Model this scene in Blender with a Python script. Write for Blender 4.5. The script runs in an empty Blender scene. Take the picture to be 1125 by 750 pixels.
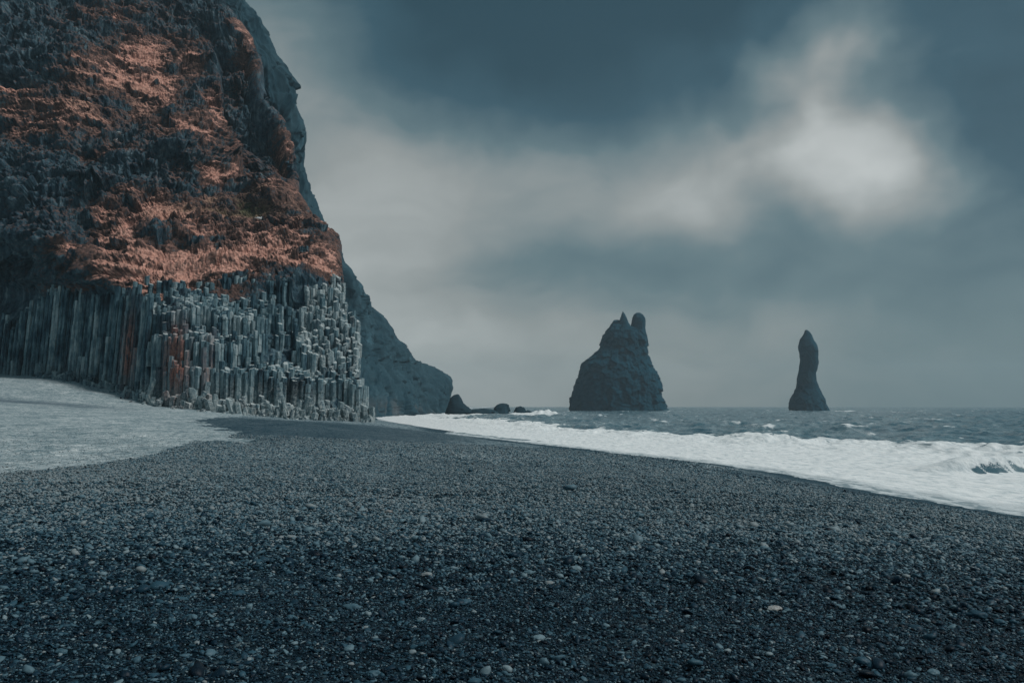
import bpy, math, random
import numpy as np
from mathutils import Vector

random.seed(7)
rng = np.random.default_rng(11)
scene = bpy.context.scene
COL = scene.collection
rad = math.radians

# ------------------------------------------------------------------ camera
CAMZ = 3.6                       # metres above the sea
FPX, CX, CY = 875.0, 562.5, 375.0
PITCH = math.atan((446.0 - 375.0) / FPX)
cd = bpy.data.cameras.new('camera')
cd.sensor_width = 36.0
cd.lens = 28.0
cd.clip_start = 0.1
cd.clip_end = 30000.0
cam = bpy.data.objects.new('camera', cd)
COL.objects.link(cam)
cam.location = (0, 0, CAMZ)
cam.rotation_euler = (math.pi / 2 + PITCH, 0, 0)
scene.camera = cam
CP, SP = math.cos(PITCH), math.sin(PITCH)

# ------------------------------------------------------------------ exposure, sun, sky
scene.view_settings.view_transform = 'Standard'
scene.view_settings.look = 'None'
scene.view_settings.gamma = 1.0
scene.view_settings.use_curve_mapping = False
scene.view_settings.exposure = 0.64

SUN_EL, SUN_AZ = 52.0, 98.0     # azimuth clockwise from +Y (the viewing direction)
sd = bpy.data.lights.new('sun', 'SUN')
sd.energy = 1.5
sd.angle = rad(10)
sd.color = (1.0, 0.985, 0.955)
sun = bpy.data.objects.new('sun', sd)
COL.objects.link(sun)
_sv = Vector((math.sin(rad(SUN_AZ)) * math.cos(rad(SUN_EL)), math.cos(rad(SUN_AZ)) * math.cos(rad(SUN_EL)), math.sin(rad(SUN_EL))))
sun.rotation_euler = _sv.to_track_quat('Z', 'Y').to_euler()
sun.location = (60, -40, 80)


class NT:
    """small node-tree builder"""
    def __init__(self, tree):
        self.t = tree
        self.n = tree.nodes
        self.l = tree.links
        for x in list(self.n):
            self.n.remove(x)

    def new(self, typ, **kw):
        nd = self.n.new(typ)
        for k, v in kw.items():
            setattr(nd, k, v)
        return nd

    def put(self, sock, v):
        if isinstance(v, bpy.types.NodeSocket):
            self.l.new(v, sock)
        elif v is not None:
            if sock.type == 'RGBA' and not hasattr(v, '__len__'):
                v = (v, v, v, 1)
            elif sock.type == 'RGBA' and len(v) == 3:
                v = (*v, 1)
            sock.default_value = v

    def math(self, op, a, b=None, c=None, clamp=False):
        nd = self.new('ShaderNodeMath', operation=op, use_clamp=clamp)
        self.put(nd.inputs[0], a)
        if b is not None: self.put(nd.inputs[1], b)
        if c is not None: self.put(nd.inputs[2], c)
        return nd.outputs[0]

    def vmath(self, op, a, b=None):
        nd = self.new('ShaderNodeVectorMath', operation=op)
        self.put(nd.inputs[0], a)
        if b is not None: self.put(nd.inputs[1], b)
        return nd.outputs['Value'] if op in ('LENGTH', 'DOT_PRODUCT') else nd.outputs[0]

    def noise(self, vec, scale, detail=4.0, rough=0.55, dist=0.0):
        nd = self.new('ShaderNodeTexNoise')
        if vec is not None: self.l.new(vec, nd.inputs['Vector'])
        nd.inputs['Scale'].default_value = scale
        nd.inputs['Detail'].default_value = detail
        nd.inputs['Roughness'].default_value = rough
        nd.inputs['Distortion'].default_value = dist
        return nd.outputs['Fac'], nd.outputs['Color']

    def voronoi(self, vec, scale, feature='F1'):
        nd = self.new('ShaderNodeTexVoronoi', feature=feature)
        if vec is not None: self.l.new(vec, nd.inputs['Vector'])
        nd.inputs['Scale'].default_value = scale
        return nd

    def maprange(self, v, a, b, c=0.0, d=1.0, smooth=True):
        nd = self.new('ShaderNodeMapRange', interpolation_type='SMOOTHSTEP' if smooth else 'LINEAR')
        self.put(nd.inputs[0], v)
        for i, x in enumerate((a, b, c, d)):
            nd.inputs[i + 1].default_value = x
        return nd.outputs[0]

    def ramp(self, fac, stops):
        nd = self.new('ShaderNodeValToRGB')
        self.put(nd.inputs[0], fac)
        e = nd.color_ramp.elements
        while len(e) < len(stops):
            e.new(0.5)
        for i, (p, c) in enumerate(stops):
            e[i].position = p
            e[i].color = (*c, 1)
        return nd.outputs[0]

    def mix(self, fac, a, b, blend='MIX'):
        nd = self.new('ShaderNodeMix', data_type='RGBA', blend_type=blend)
        nd.clamp_factor = True
        self.put(nd.inputs[0], fac)
        self.put(nd.inputs[6], a)
        self.put(nd.inputs[7], b)
        return nd.outputs[2]

    def attr(self, name):
        nd = self.new('ShaderNodeAttribute', attribute_name=name)
        return nd.outputs['Fac'], nd.outputs['Color']

    def geo_pos(self):
        return self.new('ShaderNodeNewGeometry').outputs['Position']

    def scale_vec(self, vec, s):
        nd = self.new('ShaderNodeMapping')
        self.l.new(vec, nd.inputs['Vector'])
        nd.inputs['Scale'].default_value = s
        return nd.outputs[0]

    def bump(self, h, strength, dist, normal=None):
        nd = self.new('ShaderNodeBump')
        nd.inputs['Strength'].default_value = strength
        nd.inputs['Distance'].default_value = dist
        self.put(nd.inputs['Height'], h)
        if normal is not None: self.l.new(normal, nd.inputs['Normal'])
        return nd.outputs[0]

    def bsdf(self, color, rough=0.8, normal=None, spec=0.3):
        p = self.new('ShaderNodeBsdfPrincipled')
        self.put(p.inputs['Base Color'], color)
        self.put(p.inputs['Roughness'], rough)
        self.put(p.inputs['Specular IOR Level'], spec)
        if normal is not None: self.l.new(normal, p.inputs['Normal'])
        o = self.new('ShaderNodeOutputMaterial')
        self.l.new(p.outputs[0], o.inputs['Surface'])
        return p


def srgb(r, g, b):
    f = lambda c: ((c / 255 + 0.055) / 1.055) ** 2.4 if c > 10.3 else c / 255 / 12.92
    return (f(r), f(g), f(b))


def raydir(px, py):
    u = (px - CX) / FPX
    v = (CY - py) / FPX
    return u, CP - v * SP, SP + v * CP


world = bpy.data.worlds.new('World')
scene.world = world
world.use_nodes = True
w = NT(world.node_tree)
D = w.new('ShaderNodeTexCoord').outputs['Generated']
warpn = w.noise(D, 2.6, 5, 0.55)[1]
warp = w.vmath('MULTIPLY', w.vmath('SUBTRACT', warpn, (0.5, 0.5, 0.5)), (0.24, 0.24, 0.14))
warpn2 = w.noise(D, 8.0, 3, 0.5)[1]
warp2 = w.vmath('MULTIPLY', w.vmath('SUBTRACT', warpn2, (0.5, 0.5, 0.5)), (0.075, 0.075, 0.055))
DW = w.vmath('ADD', w.vmath('ADD', D, warp), warp2)


def blob(px, py, sx, sz, amp, vec=None, edge=0.0):
    d = Vector(raydir(px, py)).normalized()
    q = w.vmath('MULTIPLY', w.vmath('SUBTRACT', vec or DW, tuple(d)), (FPX / sx, FPX / sx, FPX / sz))
    L = w.vmath('LENGTH', q)
    return w.maprange(L, edge, 1.0, amp, 0.0)


terms = [
    blob(640, -30, 420, 190, -0.34, edge=0.3),  # dark bank across the top
    blob(1150, 60, 150, 260, -0.16),            # dark corner
    blob(700, 300, 340, 70, -0.05),             # grey lower bank
    blob(370, 230, 190, 190, 0.22),             # glow beside the cliff
    blob(640, 200, 380, 90, 0.15), blob(320, 20, 150, 130, 0.16),
    blob(905, 25, 95, 80, 0.30),                # the break in the clouds, a leaning plume
    blob(915, 95, 85, 75, 0.24),
    blob(940, 160, 95, 80, 0.26),
    blob(985, 215, 85, 65, 0.26),
    blob(955, 195, 130, 60, 0.12),
    blob(850, 165, 110, 45, 0.14),
    blob(755, 215, 130, 50, 0.15),
    blob(1075, 130, 60, 120, -0.10),
    blob(820, 80, 60, 80, -0.06),
    blob(560, 420, 520, 150, 0.34),             # paler towards the horizon
    blob(430, 360, 260, 150, 0.13),
]
s = w.math('ADD', 0.30, 0.0)
for t_ in terms:
    s = w.math('ADD', s, t_)
up = w.new('ShaderNodeSeparateXYZ')
w.l.new(D, up.inputs[0])
# unseen sky behind the viewpoint darkened a little to weaken the fill light
s = w.math('ADD', s, w.maprange(up.outputs[2], 0.52, 0.95, 0.0, 0.0))
s = w.math('ADD', s, w.maprange(up.outputs[1], 0.45, -0.4, 0.0, -0.06))
n1 = w.noise(w.scale_vec(DW, (1, 1, 3.2)), 2.2, 5, 0.5, 0.2)[0]
s = w.math('ADD', s, w.math('MULTIPLY', w.math('SUBTRACT', n1, 0.5), 0.36))
n2 = w.noise(w.scale_vec(DW, (1, 1, 2.2)), 7.5, 7, 0.58, 0.5)[0]
s = w.math('ADD', s, w.math('MULTIPLY', w.math('SUBTRACT', n2, 0.5), 0.17))
cloud = w.ramp(s, [(0.0, srgb(22, 49, 58)), (0.16, srgb(38, 65, 75)), (0.32, srgb(78, 96, 100)),
                   (0.50, srgb(125, 129, 127)), (0.72, srgb(164, 167, 165)), (1.0, srgb(208, 210, 207))])
sky = w.new('ShaderNodeTexSky', sky_type='NISHITA')
sky.sun_disc = False
sky.sun_elevation = rad(SUN_EL)
sky.sun_rotation = rad(SUN_AZ)
bg1 = w.new('ShaderNodeBackground')
w.l.new(sky.outputs[0], bg1.inputs[0])
bg1.inputs[1].default_value = 0.08
bg2 = w.new('ShaderNodeBackground')
w.l.new(cloud, bg2.inputs[0])
bg2.inputs[1].default_value = 1.0
ms = w.new('ShaderNodeMixShader')
ms.inputs[0].default_value = 0.94
w.l.new(bg1.outputs[0], ms.inputs[1])
w.l.new(bg2.outputs[0], ms.inputs[2])
wo = w.new('ShaderNodeOutputWorld')
w.l.new(ms.outputs[0], wo.inputs['Surface'])


# ------------------------------------------------------------------ numeric helpers
def _hash(ix, iy, iz):
    h = (ix * 374761393 + iy * 668265263 + iz * 2147483647 + 1013904223) & 0xFFFFFFFF
    h = ((h ^ (h >> 13)) * 1274126177) & 0xFFFFFFFF
    h = ((h ^ (h >> 15)) * 2246822519) & 0xFFFFFFFF
    return h ^ (h >> 16)


_G = np.array([(x, y, z) for x in (-1, 0, 1) for y in (-1, 0, 1) for z in (-1, 0, 1) if abs(x) + abs(y) + abs(z) == 2], float)


def perlin(x, y, z):
    x, y, z = np.broadcast_arrays(np.asarray(x, float), np.asarray(y, float), np.asarray(z, float))
    xi, yi, zi = np.floor(x).astype(np.int64), np.floor(y).astype(np.int64), np.floor(z).astype(np.int64)
    xf, yf, zf = x - xi, y - yi, z - zi
    f = lambda t: t * t * t * (t * (t * 6 - 15) + 10)
    u, v, w_ = f(xf), f(yf), f(zf)
    out = 0.0
    for dx in (0, 1):
        for dy in (0, 1):
            for dz in (0, 1):
                g = _G[(_hash(xi + dx, yi + dy, zi + dz) % 12)]
                d = g[..., 0] * (xf - dx) + g[..., 1] * (yf - dy) + g[..., 2] * (zf - dz)
                out = out + d * (u if dx else 1 - u) * (v if dy else 1 - v) * (w_ if dz else 1 - w_)
    return out


def fbm(x, y, z, octs=4, gain=0.5, ridged=False):
    a, s_, f_ = 1.0, 0.0, 1.0
    for i in range(octs):
        n = perlin(x * f_ + 17.3 * i, y * f_ - 9.1 * i, z * f_ + 3.7 * i)
        s_ = s_ + a * ((1 - 2.4 * np.abs(n)) * 0.6 if ridged else n)
        a *= gain
        f_ *= 2.03
    return s_


def worley(x, y, z):
    """cell noise: random value of the nearest cell plus a tilted facet, and distance to it"""
    x = np.asarray(x, np.float32); y = np.asarray(y, np.float32); z = np.asarray(z, np.float32)
    xi, yi, zi = (np.floor(a).astype(np.int64) for a in (x, y, z))
    best = np.full(x.shape, 9e9, np.float32); val = np.zeros(x.shape, np.float32)
    for dx in (-1, 0, 1):
        for dy in (-1, 0, 1):
            for dz in (-1, 0, 1):
                h = _hash(xi + dx, yi + dy, zi + dz)
                ex = (xi + dx + (h & 1023) / 1024.0 - x).astype(np.float32)
                ey = (yi + dy + ((h >> 10) & 1023) / 1024.0 - y).astype(np.float32)
                ez = (zi + dz + ((h >> 20) & 1023) / 1024.0 - z).astype(np.float32)
                d = ex * ex + ey * ey + ez * ez
                v = ((h >> 5) & 255) / 255.0 - 0.5 + ex * (((h >> 13) & 255) / 255.0 - 0.5) * 1.4 + ez * (((h >> 21) & 255) / 255.0 - 0.3) * 1.2
                m = d < best
                best = np.where(m, d, best)
                val = np.where(m, v, val)
    return val, np.sqrt(best)


def sstep(a, b, x):
    t = np.clip((x - a) / (b - a), 0, 1)
    return t * t * (3 - 2 * t)


class TPS:
    def __init__(self, pts, vals, lam=1e-3):
        p = np.asarray(pts, float)
        self.c = p.mean(0)
        self.s = p.std(0).max()
        p = (p - self.c) / self.s
        n = len(p)
        K = self.k(np.linalg.norm(p[:, None] - p[None], axis=2)) + lam * np.eye(n)
        P = np.hstack([np.ones((n, 1)), p])
        A = np.zeros((n + 3, n + 3))
        A[:n, :n] = K
        A[:n, n:] = P
        A[n:, :n] = P.T
        self.w = np.linalg.solve(A, np.concatenate([vals, np.zeros(3)]))
        self.p = p

    @staticmethod
    def k(r):
        return np.where(r > 1e-9, r * r * np.log(np.maximum(r, 1e-9)), 0)

    def __call__(self, x, y):
        sh = np.shape(x)
        q = (np.stack([np.ravel(x), np.ravel(y)], 1) - self.c) / self.s
        out = self.w[-3] + q @ self.w[-2:]
        for i, pt in enumerate(self.p):
            out = out + self.w[i] * self.k(np.hypot(q[:, 0] - pt[0], q[:, 1] - pt[1]))
        return out.reshape(sh)


def P3(px, py, Y):
    dx, dy, dz = raydir(px, py)
    return dx / dy * Y, Y + 0 * dx, CAMZ + dz / dy * Y


def make_mesh(name, co, faces, k, mat, smooth=True, attrs=None, parent=None, colors=None):
    """co (n,3), faces (m,k) -> one mesh object"""
    me = bpy.data.meshes.new(name)
    co = np.ascontiguousarray(co, dtype=np.float32)
    faces = np.ascontiguousarray(faces, dtype=np.int32)
    me.vertices.add(len(co))
    me.vertices.foreach_set('co', co.ravel())
    me.loops.add(faces.size)
    me.loops.foreach_set('vertex_index', faces.ravel())
    me.polygons.add(len(faces))
    me.polygons.foreach_set('loop_start', np.arange(0, faces.size, k, dtype=np.int32))
    me.polygons.foreach_set('use_smooth', np.full(len(faces), smooth, dtype=bool))
    me.update(calc_edges=True)
    for nm, a in (attrs or {}).items():
        at = me.attributes.new(nm, 'FLOAT', 'POINT')
        at.data.foreach_set('value', np.ascontiguousarray(a, dtype=np.float32).ravel())
    me.materials.append(mat)
    o = bpy.data.objects.new(name, me)
    COL.objects.link(o)
    if parent is not None:
        o.parent = parent
    return o


def grid_faces(nr, nc, wrap=False):
    i = np.arange(nr - 1)[:, None]
    j = np.arange(nc if wrap else nc - 1)[None]
    j2 = (j + 1) % nc
    return np.stack([i * nc + j, i * nc + j2, (i + 1) * nc + j2, (i + 1) * nc + j], -1).reshape(-1, 4)


def tag(o, label=None, cat=None, group=None, kind=None):
    if label: o['label'] = label
    if cat: o['category'] = cat
    if group: o['group'] = group
    if kind: o['kind'] = kind
    return o


def thing(name, loc, label, cat, group=None):
    o = bpy.data.objects.new(name, None)
    o.empty_display_size = 0.5
    COL.objects.link(o)
    o.location = loc
    return tag(o, label, cat, group)


def mat(name):
    m = bpy.data.materials.new(name)
    m.use_nodes = True
    return m, NT(m.node_tree)


# ------------------------------------------------------------------ shore lines
WL = np.array([(34, -160), (27, -40), (22, 0), (19, 15), (17, 26.5), (15, 35), (13.6, 45.5), (9.2, 58), (3.9, 71.5), (-2.2, 86),
               (-8, 103), (-13.5, 124), (-27, 172), (-42, 240), (-62, 330), (-90, 460)], float)
OL = np.array([(110, -160), (74, -40), (58, 20), (52, 50), (46.5, 72), (37, 84), (26, 97), (17.8, 113), (9, 138), (-4, 205), (-30, 300), (-60, 420)], float)


def xline(L, Y):
    return np.interp(Y, L[:, 1], L[:, 0])


# ------------------------------------------------------------------ ground heights
gp = []
def G(x, y, h): gp.append((x, y, h))
for x, y in WL[2:13]:
    G(x, y, -CAMZ)
    G(x + 10, y, -CAMZ - 0.9)
for y in (-100, -50):
    G(xline(WL, y), y, -CAMZ); G(0, y, -1.5); G(-60, y, -0.5)
G(0, 0, -1.62); G(-3, 5, -1.60); G(3, 5, -1.70); G(0, 12, -1.70); G(-8, 12, -1.45); G(8, 12, -2.05)
G(12, 22, -2.75); G(5, 22, -2.0); G(-14, 20, -1.50); G(-5, 24, -1.72); G(5, 38, -2.3); G(10.5, 38, -2.95); G(-6, 42, -1.9)
G(-20, 42, -1.40); G(-28, 42, -1.05); G(0, 60, -2.75); G(-14, 64, -1.85); G(-8, 82, -2.65); G(-30, 66, -0.85); G(-45, 70, -0.15)
G(-60, 20, 0.2); G(-40, 20, -0.7); G(-70, 50, 1.2); G(-60, 92, 1.2); G(-78, 100, 2.6)
FOOT = [(-220, 408, 150), (-100, 410, 136), (0, 412, 124), (60, 415, 118), (120, 426, 109), (150, 437, 103), (172, 445, 98.5), (240, 451, 95), (300, 457, 95), (360, 461, 97), (413, 463, 100)]
for px, py, Y in FOOT[1:]:
    x, y, z = P3(px, py, Y)
    G(x, y, z - CAMZ)
G(-17, 115, -2.3); G(-24, 128, -2.0); G(-35, 165, -2.2); G(-50, 165, 0)
_tp = TPS([(a, b) for a, b, c in gp], np.array([c for a, b, c in gp]), 2e-4)


def vignette_dryness(x, y):
    """low near the viewpoint, where vignette shade is painted in; high on drier shingle"""
    return sstep(5.0, 15.0, y + 1.5 * perlin(x / 4, y / 4, 2.7)) * (1 - 0.45 * sstep(40, 90, y))


def ground(x, y, fine=True):
    x = np.asarray(x, float); y = np.asarray(y, float)
    h = CAMZ + _tp(x, y)
    r = np.hypot(x, y)
    k = sstep(190, 260, r)
    h = h * (1 - k) + k * np.where(x < xline(WL, y), 1.5, -1.5)
    h = h + 0.10 * perlin(x / 9.0, y / 9.0, 0.3) * sstep(2, 12, r)
    if fine:
        h = h + 0.045 * perlin(x / 1.7, y / 1.7, 5.3) + 0.02 * perlin(x / 0.5, y / 0.5, 2.2)
    return h


def relief(x, y):
    return (0.010 * perlin(x / 0.12, y / 0.12, 1.1) + 0.026 * perlin(x / 0.33, y / 0.33, 7.7)) * sstep(1, 4, np.hypot(x, y))


def hit_ground(px, py):
    dx, dy, dz = raydir(px, py)
    Y = np.linspace(2, 160, 6000)
    z = CAMZ + dz / dy * Y
    g = ground(dx / dy * Y, Y, False)
    i = int(np.argmax(z <= g)) if np.any(z <= g) else 5999
    return dx / dy * Y[i], Y[i]


# the pale dry sand lies inside this outline (read off at the photo's edges, kept in metres)
DRY_PX = [(-160, 528), (0, 521), (55, 516), (110, 510), (160, 501), (195, 491), (212, 485), (240, 484), (272, 487), (277, 484), (250, 480), (262, 474),
          (232, 468), (216, 462), (228, 459), (262, 458), (286, 455)]
DRY = [hit_ground(a, b) for a, b in DRY_PX] + [(-30, 110), (-60, 150), (-190, 150), (-190, 20)]


def inside(poly, x, y):
    r = np.zeros(np.shape(x), bool)
    n = len(poly)
    for i in range(n):
        x1, y1 = poly[i]; x2, y2 = poly[(i + 1) % n]
        c = ((y1 > y) != (y2 > y)) & (x < (x2 - x1) * (y - y1) / (y2 - y1 + 1e-12) + x1)
        r ^= c
    return r


# ------------------------------------------------------------------ materials
def pebble_color(n, wet=None):
    pass


def mat_beach(dry):
    m, n = mat('pale_dry_sand' if dry else 'black_shingle')
    pos = n.geo_pos()
    v1 = n.voronoi(pos, 17.0)
    v2 = n.voronoi(pos, 8.0)
    v3 = n.voronoi(n.scale_vec(pos, (1, 0.6, 1)), 3.6)
    big = n.noise(pos, 0.35, 4, 0.6)[0]
    mid = n.noise(pos, 2.2, 5, 0.65)[0]
    c1 = n.new('ShaderNodeSeparateColor'); n.l.new(v1.outputs['Color'], c1.inputs[0])
    c3 = n.new('ShaderNodeSeparateColor'); n.l.new(v3.outputs['Color'], c3.inputs[0])
    c2 = n.new('ShaderNodeSeparateColor'); n.l.new(v2.outputs['Color'], c2.inputs[0])
    f = n.math('ADD', n.math('MULTIPLY', c1.outputs[0], 0.45), n.math('MULTIPLY', c2.outputs[0], 0.45))
    f = n.math('ADD', f, n.math('MULTIPLY', c3.outputs[0], 0.2))
    if dry:
        f = n.math('ADD', f, n.math('MULTIPLY', n.math('SUBTRACT', c3.outputs[1], 0.5), 0.35))
        f = n.math('ADD', f, n.math('MULTIPLY', n.math('SUBTRACT', mid, 0.5), 0.5))
        f = n.math('ADD', n.math('MULTIPLY', f, 0.75), n.math('MULTIPLY', n.math('SUBTRACT', big, 0.5), 0.8))
        col = n.ramp(f, [(0.1, (0.10, 0.165, 0.19)), (0.40, (0.28, 0.345, 0.365)), (0.66, (0.42, 0.475, 0.485)), (1.0, (0.85, 0.87, 0.85))])
        col = n.mix(n.math('MULTIPLY', n.attr('dark_band')[0], 0.75), col, (0.07, 0.11, 0.14))
        rough = 0.95
        bs = 0.5
    else:
        f = n.math('ADD', f, n.math('MULTIPLY', n.math('SUBTRACT', mid, 0.5), 0.5))
        f = n.math('ADD', f, n.math('MULTIPLY', n.math('SUBTRACT', big, 0.5), 0.7))
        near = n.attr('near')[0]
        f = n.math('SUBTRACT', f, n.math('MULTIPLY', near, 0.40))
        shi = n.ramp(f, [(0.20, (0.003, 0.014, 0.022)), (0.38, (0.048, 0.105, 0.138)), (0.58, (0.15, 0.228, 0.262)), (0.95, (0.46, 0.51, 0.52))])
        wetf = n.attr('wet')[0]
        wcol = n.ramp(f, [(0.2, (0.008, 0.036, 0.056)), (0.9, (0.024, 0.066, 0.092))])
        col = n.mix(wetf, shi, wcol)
        col = n.mix(n.math('MULTIPLY', near, 0.62), col, (0.002, 0.008, 0.013))  # close ground painted near black, standing in for shade between the stones
        rough = n.maprange(wetf, 0, 1, 0.60, 0.45)
        bs = 0.9
    h = n.math('ADD', n.math('MULTIPLY', v1.outputs['Distance'], -0.35), n.math('MULTIPLY', v2.outputs['Distance'], -0.7))
    h = n.math('ADD', h, n.math('MULTIPLY', n.math('ADD', mid, v3.outputs['Distance']), -0.5))
    nb = n.bump(h, bs, 0.05 if dry else 0.10)
    n.bsdf(col, rough, nb, 0.08)
    return m


def mat_stone(name='shingle_stones'):
    m, n = mat(name)
    tint = n.attr('tint')[0]
    pos = n.geo_pos()
    sp = n.noise(pos, 90, 3, 0.7)[0]
    f = n.math('ADD', tint, n.math('MULTIPLY', n.math('SUBTRACT', sp, 0.5), 0.25))
    col = n.ramp(f, [(0.0, (0.001, 0.006, 0.012)), (0.33, (0.005, 0.024, 0.042)), (0.55, (0.030, 0.082, 0.115)), (0.74, (0.11, 0.185, 0.22)),
                     (0.90, (0.21, 0.27, 0.29)), (0.955, (0.19, 0.165, 0.15)), (1.0, (0.38, 0.41, 0.41))])
    n.bsdf(col, 0.5, n.bump(sp, 0.3, 0.004), 0.15)
    return m


def mat_cliff():
    m, n = mat('cliff_rock_and_grass')
    pos = n.geo_pos()
    grass = n.attr('grass')[0]
    green = n.attr('green')[0]
    crack = n.attr('cavity')[0]
    stretch = n.scale_vec(pos, (1.3, 1.3, 0.22))
    n1 = n.noise(stretch, 1.1, 6, 0.62)[0]
    n2 = n.noise(pos, 0.30, 5, 0.6)[0]
    n3 = n.noise(pos, 2.3, 6, 0.68)[0]
    f = n.math('ADD', n.math('MULTIPLY', n1, 0.6), n.math('MULTIPLY', n2, 0.5))
    rock = n.ramp(f, [(0.34, (0.003, 0.010, 0.018)), (0.49, (0.014, 0.040, 0.060)), (0.60, (0.052, 0.105, 0.135)), (0.78, (0.20, 0.27, 0.29))])
    g = n.noise(n.scale_vec(pos, (1, 1, 1.6)), 1.2, 7, 0.7)[0]
    red = n.ramp(g, [(0.28, (0.035, 0.024, 0.026)), (0.36, (0.18, 0.10, 0.085)), (0.46, (0.47, 0.24, 0.185)), (0.60, (0.70, 0.385, 0.30)), (0.85, (0.78, 0.50, 0.42))])
    grn = n.ramp(g, [(0.3, (0.02, 0.03, 0.02)), (0.6, (0.10, 0.105, 0.055)), (0.8, (0.2, 0.19, 0.11))])
    red = n.mix(green, red, grn)
    brown = n.ramp(g, [(0.32, (0.010, 0.016, 0.022)), (0.5, (0.11, 0.066, 0.056)), (0.8, (0.30, 0.165, 0.13))])
    gf = n.math('ADD', grass, n.math('MULTIPLY', n.math('SUBTRACT', n3, 0.5), 0.85))
    c = n.mix(n.maprange(gf, 0.04, 0.26), rock, brown)
    c = n.mix(n.maprange(gf, 0.36, 0.70), c, red)
    c = n.mix(n.maprange(n3, 0.70, 0.78, 0, 0.5), c, (0.30, 0.33, 0.33))
    hh = n.math('ADD', n.math('MULTIPLY', n1, 0.6), n.math('MULTIPLY', n3, 0.5))
    n.bsdf(c, 0.9, n.bump(hh, 0.9, 0.5), 0.2)
    return m


def mat_columns():
    m, n = mat('basalt_columns')
    pos = n.geo_pos()
    tint = n.attr('tint')[0]
    rust = n.attr('rust')[0]
    base = n.attr('base')[0]
    n1 = n.noise(n.scale_vec(pos, (2.2, 2.2, 0.5)), 1.3, 6, 0.65)[0]
    n3 = n.noise(pos, 3.2, 6, 0.7)[0]
    nL = n.noise(pos, 0.28, 5, 0.6)[0]
    f = n.math('ADD', n.math('MULTIPLY', tint, 0.40), n.math('ADD', n.math('MULTIPLY', n1, 0.75), n.math('MULTIPLY', n.math('SUBTRACT', nL, 0.5), 0.8)))
    rock = n.ramp(f, [(0.33, (0.004, 0.018, 0.030)), (0.48, (0.036, 0.090, 0.120)), (0.64, (0.13, 0.215, 0.245)), (0.82, (0.40, 0.47, 0.48))])
    pale = n.ramp(n3, [(0.3, (0.09, 0.13, 0.15)), (0.55, (0.36, 0.41, 0.41)), (0.75, (0.58, 0.60, 0.58))])
    c = n.mix(n.math('MULTIPLY', base, n.maprange(n3, 0.32, 0.62)), rock, pale)
    # flat tops painted paler, standing in for sky light on them
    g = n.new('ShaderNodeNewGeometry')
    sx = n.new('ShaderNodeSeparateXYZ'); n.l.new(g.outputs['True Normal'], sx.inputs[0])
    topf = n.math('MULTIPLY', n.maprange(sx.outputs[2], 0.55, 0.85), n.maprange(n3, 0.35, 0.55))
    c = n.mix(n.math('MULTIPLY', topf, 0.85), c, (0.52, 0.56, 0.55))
    rs = n.ramp(n3, [(0.3, (0.10, 0.05, 0.045)), (0.55, (0.38, 0.165, 0.125)), (0.8, (0.50, 0.27, 0.21))])
    c = n.mix(n.math('MULTIPLY', rust, n.maprange(n1, 0.34, 0.55)), c, rs)
    n.bsdf(c, 0.85, n.bump(n.math('ADD', n3, n1), 0.7, 0.12), 0.25)
    return m


def mat_far(name, dark, light, brown=False):
    m, n = mat(name)
    pos = n.geo_pos()
    a = n.noise(n.scale_vec(pos, (1, 1, 0.5)), 0.06, 8, 0.62)[0]
    b = n.noise(n.scale_vec(pos, (1, 1, 0.35)), 0.5, 6, 0.65)[0]
    f = n.math('ADD', n.math('MULTIPLY', a, 0.7), n.math('MULTIPLY', b, 0.4))
    c = n.ramp(f, [(0.38, dark), (0.62, light), (0.8, tuple(min(1, x * 2.2) for x in light))])
    if brown:
        z = n.new('ShaderNodeSeparateXYZ'); n.l.new(pos, z.inputs[0])
        k = n.math('MULTIPLY', n.math('MULTIPLY', n.maprange(z.outputs[2], 9, 2), 0.35), n.maprange(a, 0.5, 0.62))
        c = n.mix(k, c, (0.16, 0.12, 0.10))
    n.bsdf(c, 0.9, n.bump(f, 0.4, 1.2), 0.1)
    return m


M_BEACH = mat_beach(False)
M_DRY = mat_beach(True)
M_STONE = mat_stone()
M_CLIFF = mat_cliff()
M_COLS = mat_columns()
M_HEAD = mat_far('headland_rock', (0.006, 0.036, 0.055), (0.036, 0.084, 0.108), True)  # bluish haze put into the rock colour
M_STACK = mat_far('sea_stack_rock', (0.001, 0.036, 0.060), (0.004, 0.058, 0.090))  # teal of the distance haze mixed into the rock colour
M_SKERRY = mat_far('wet_skerry_rock', (0.006, 0.024, 0.036), (0.020, 0.050, 0.068))


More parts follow.
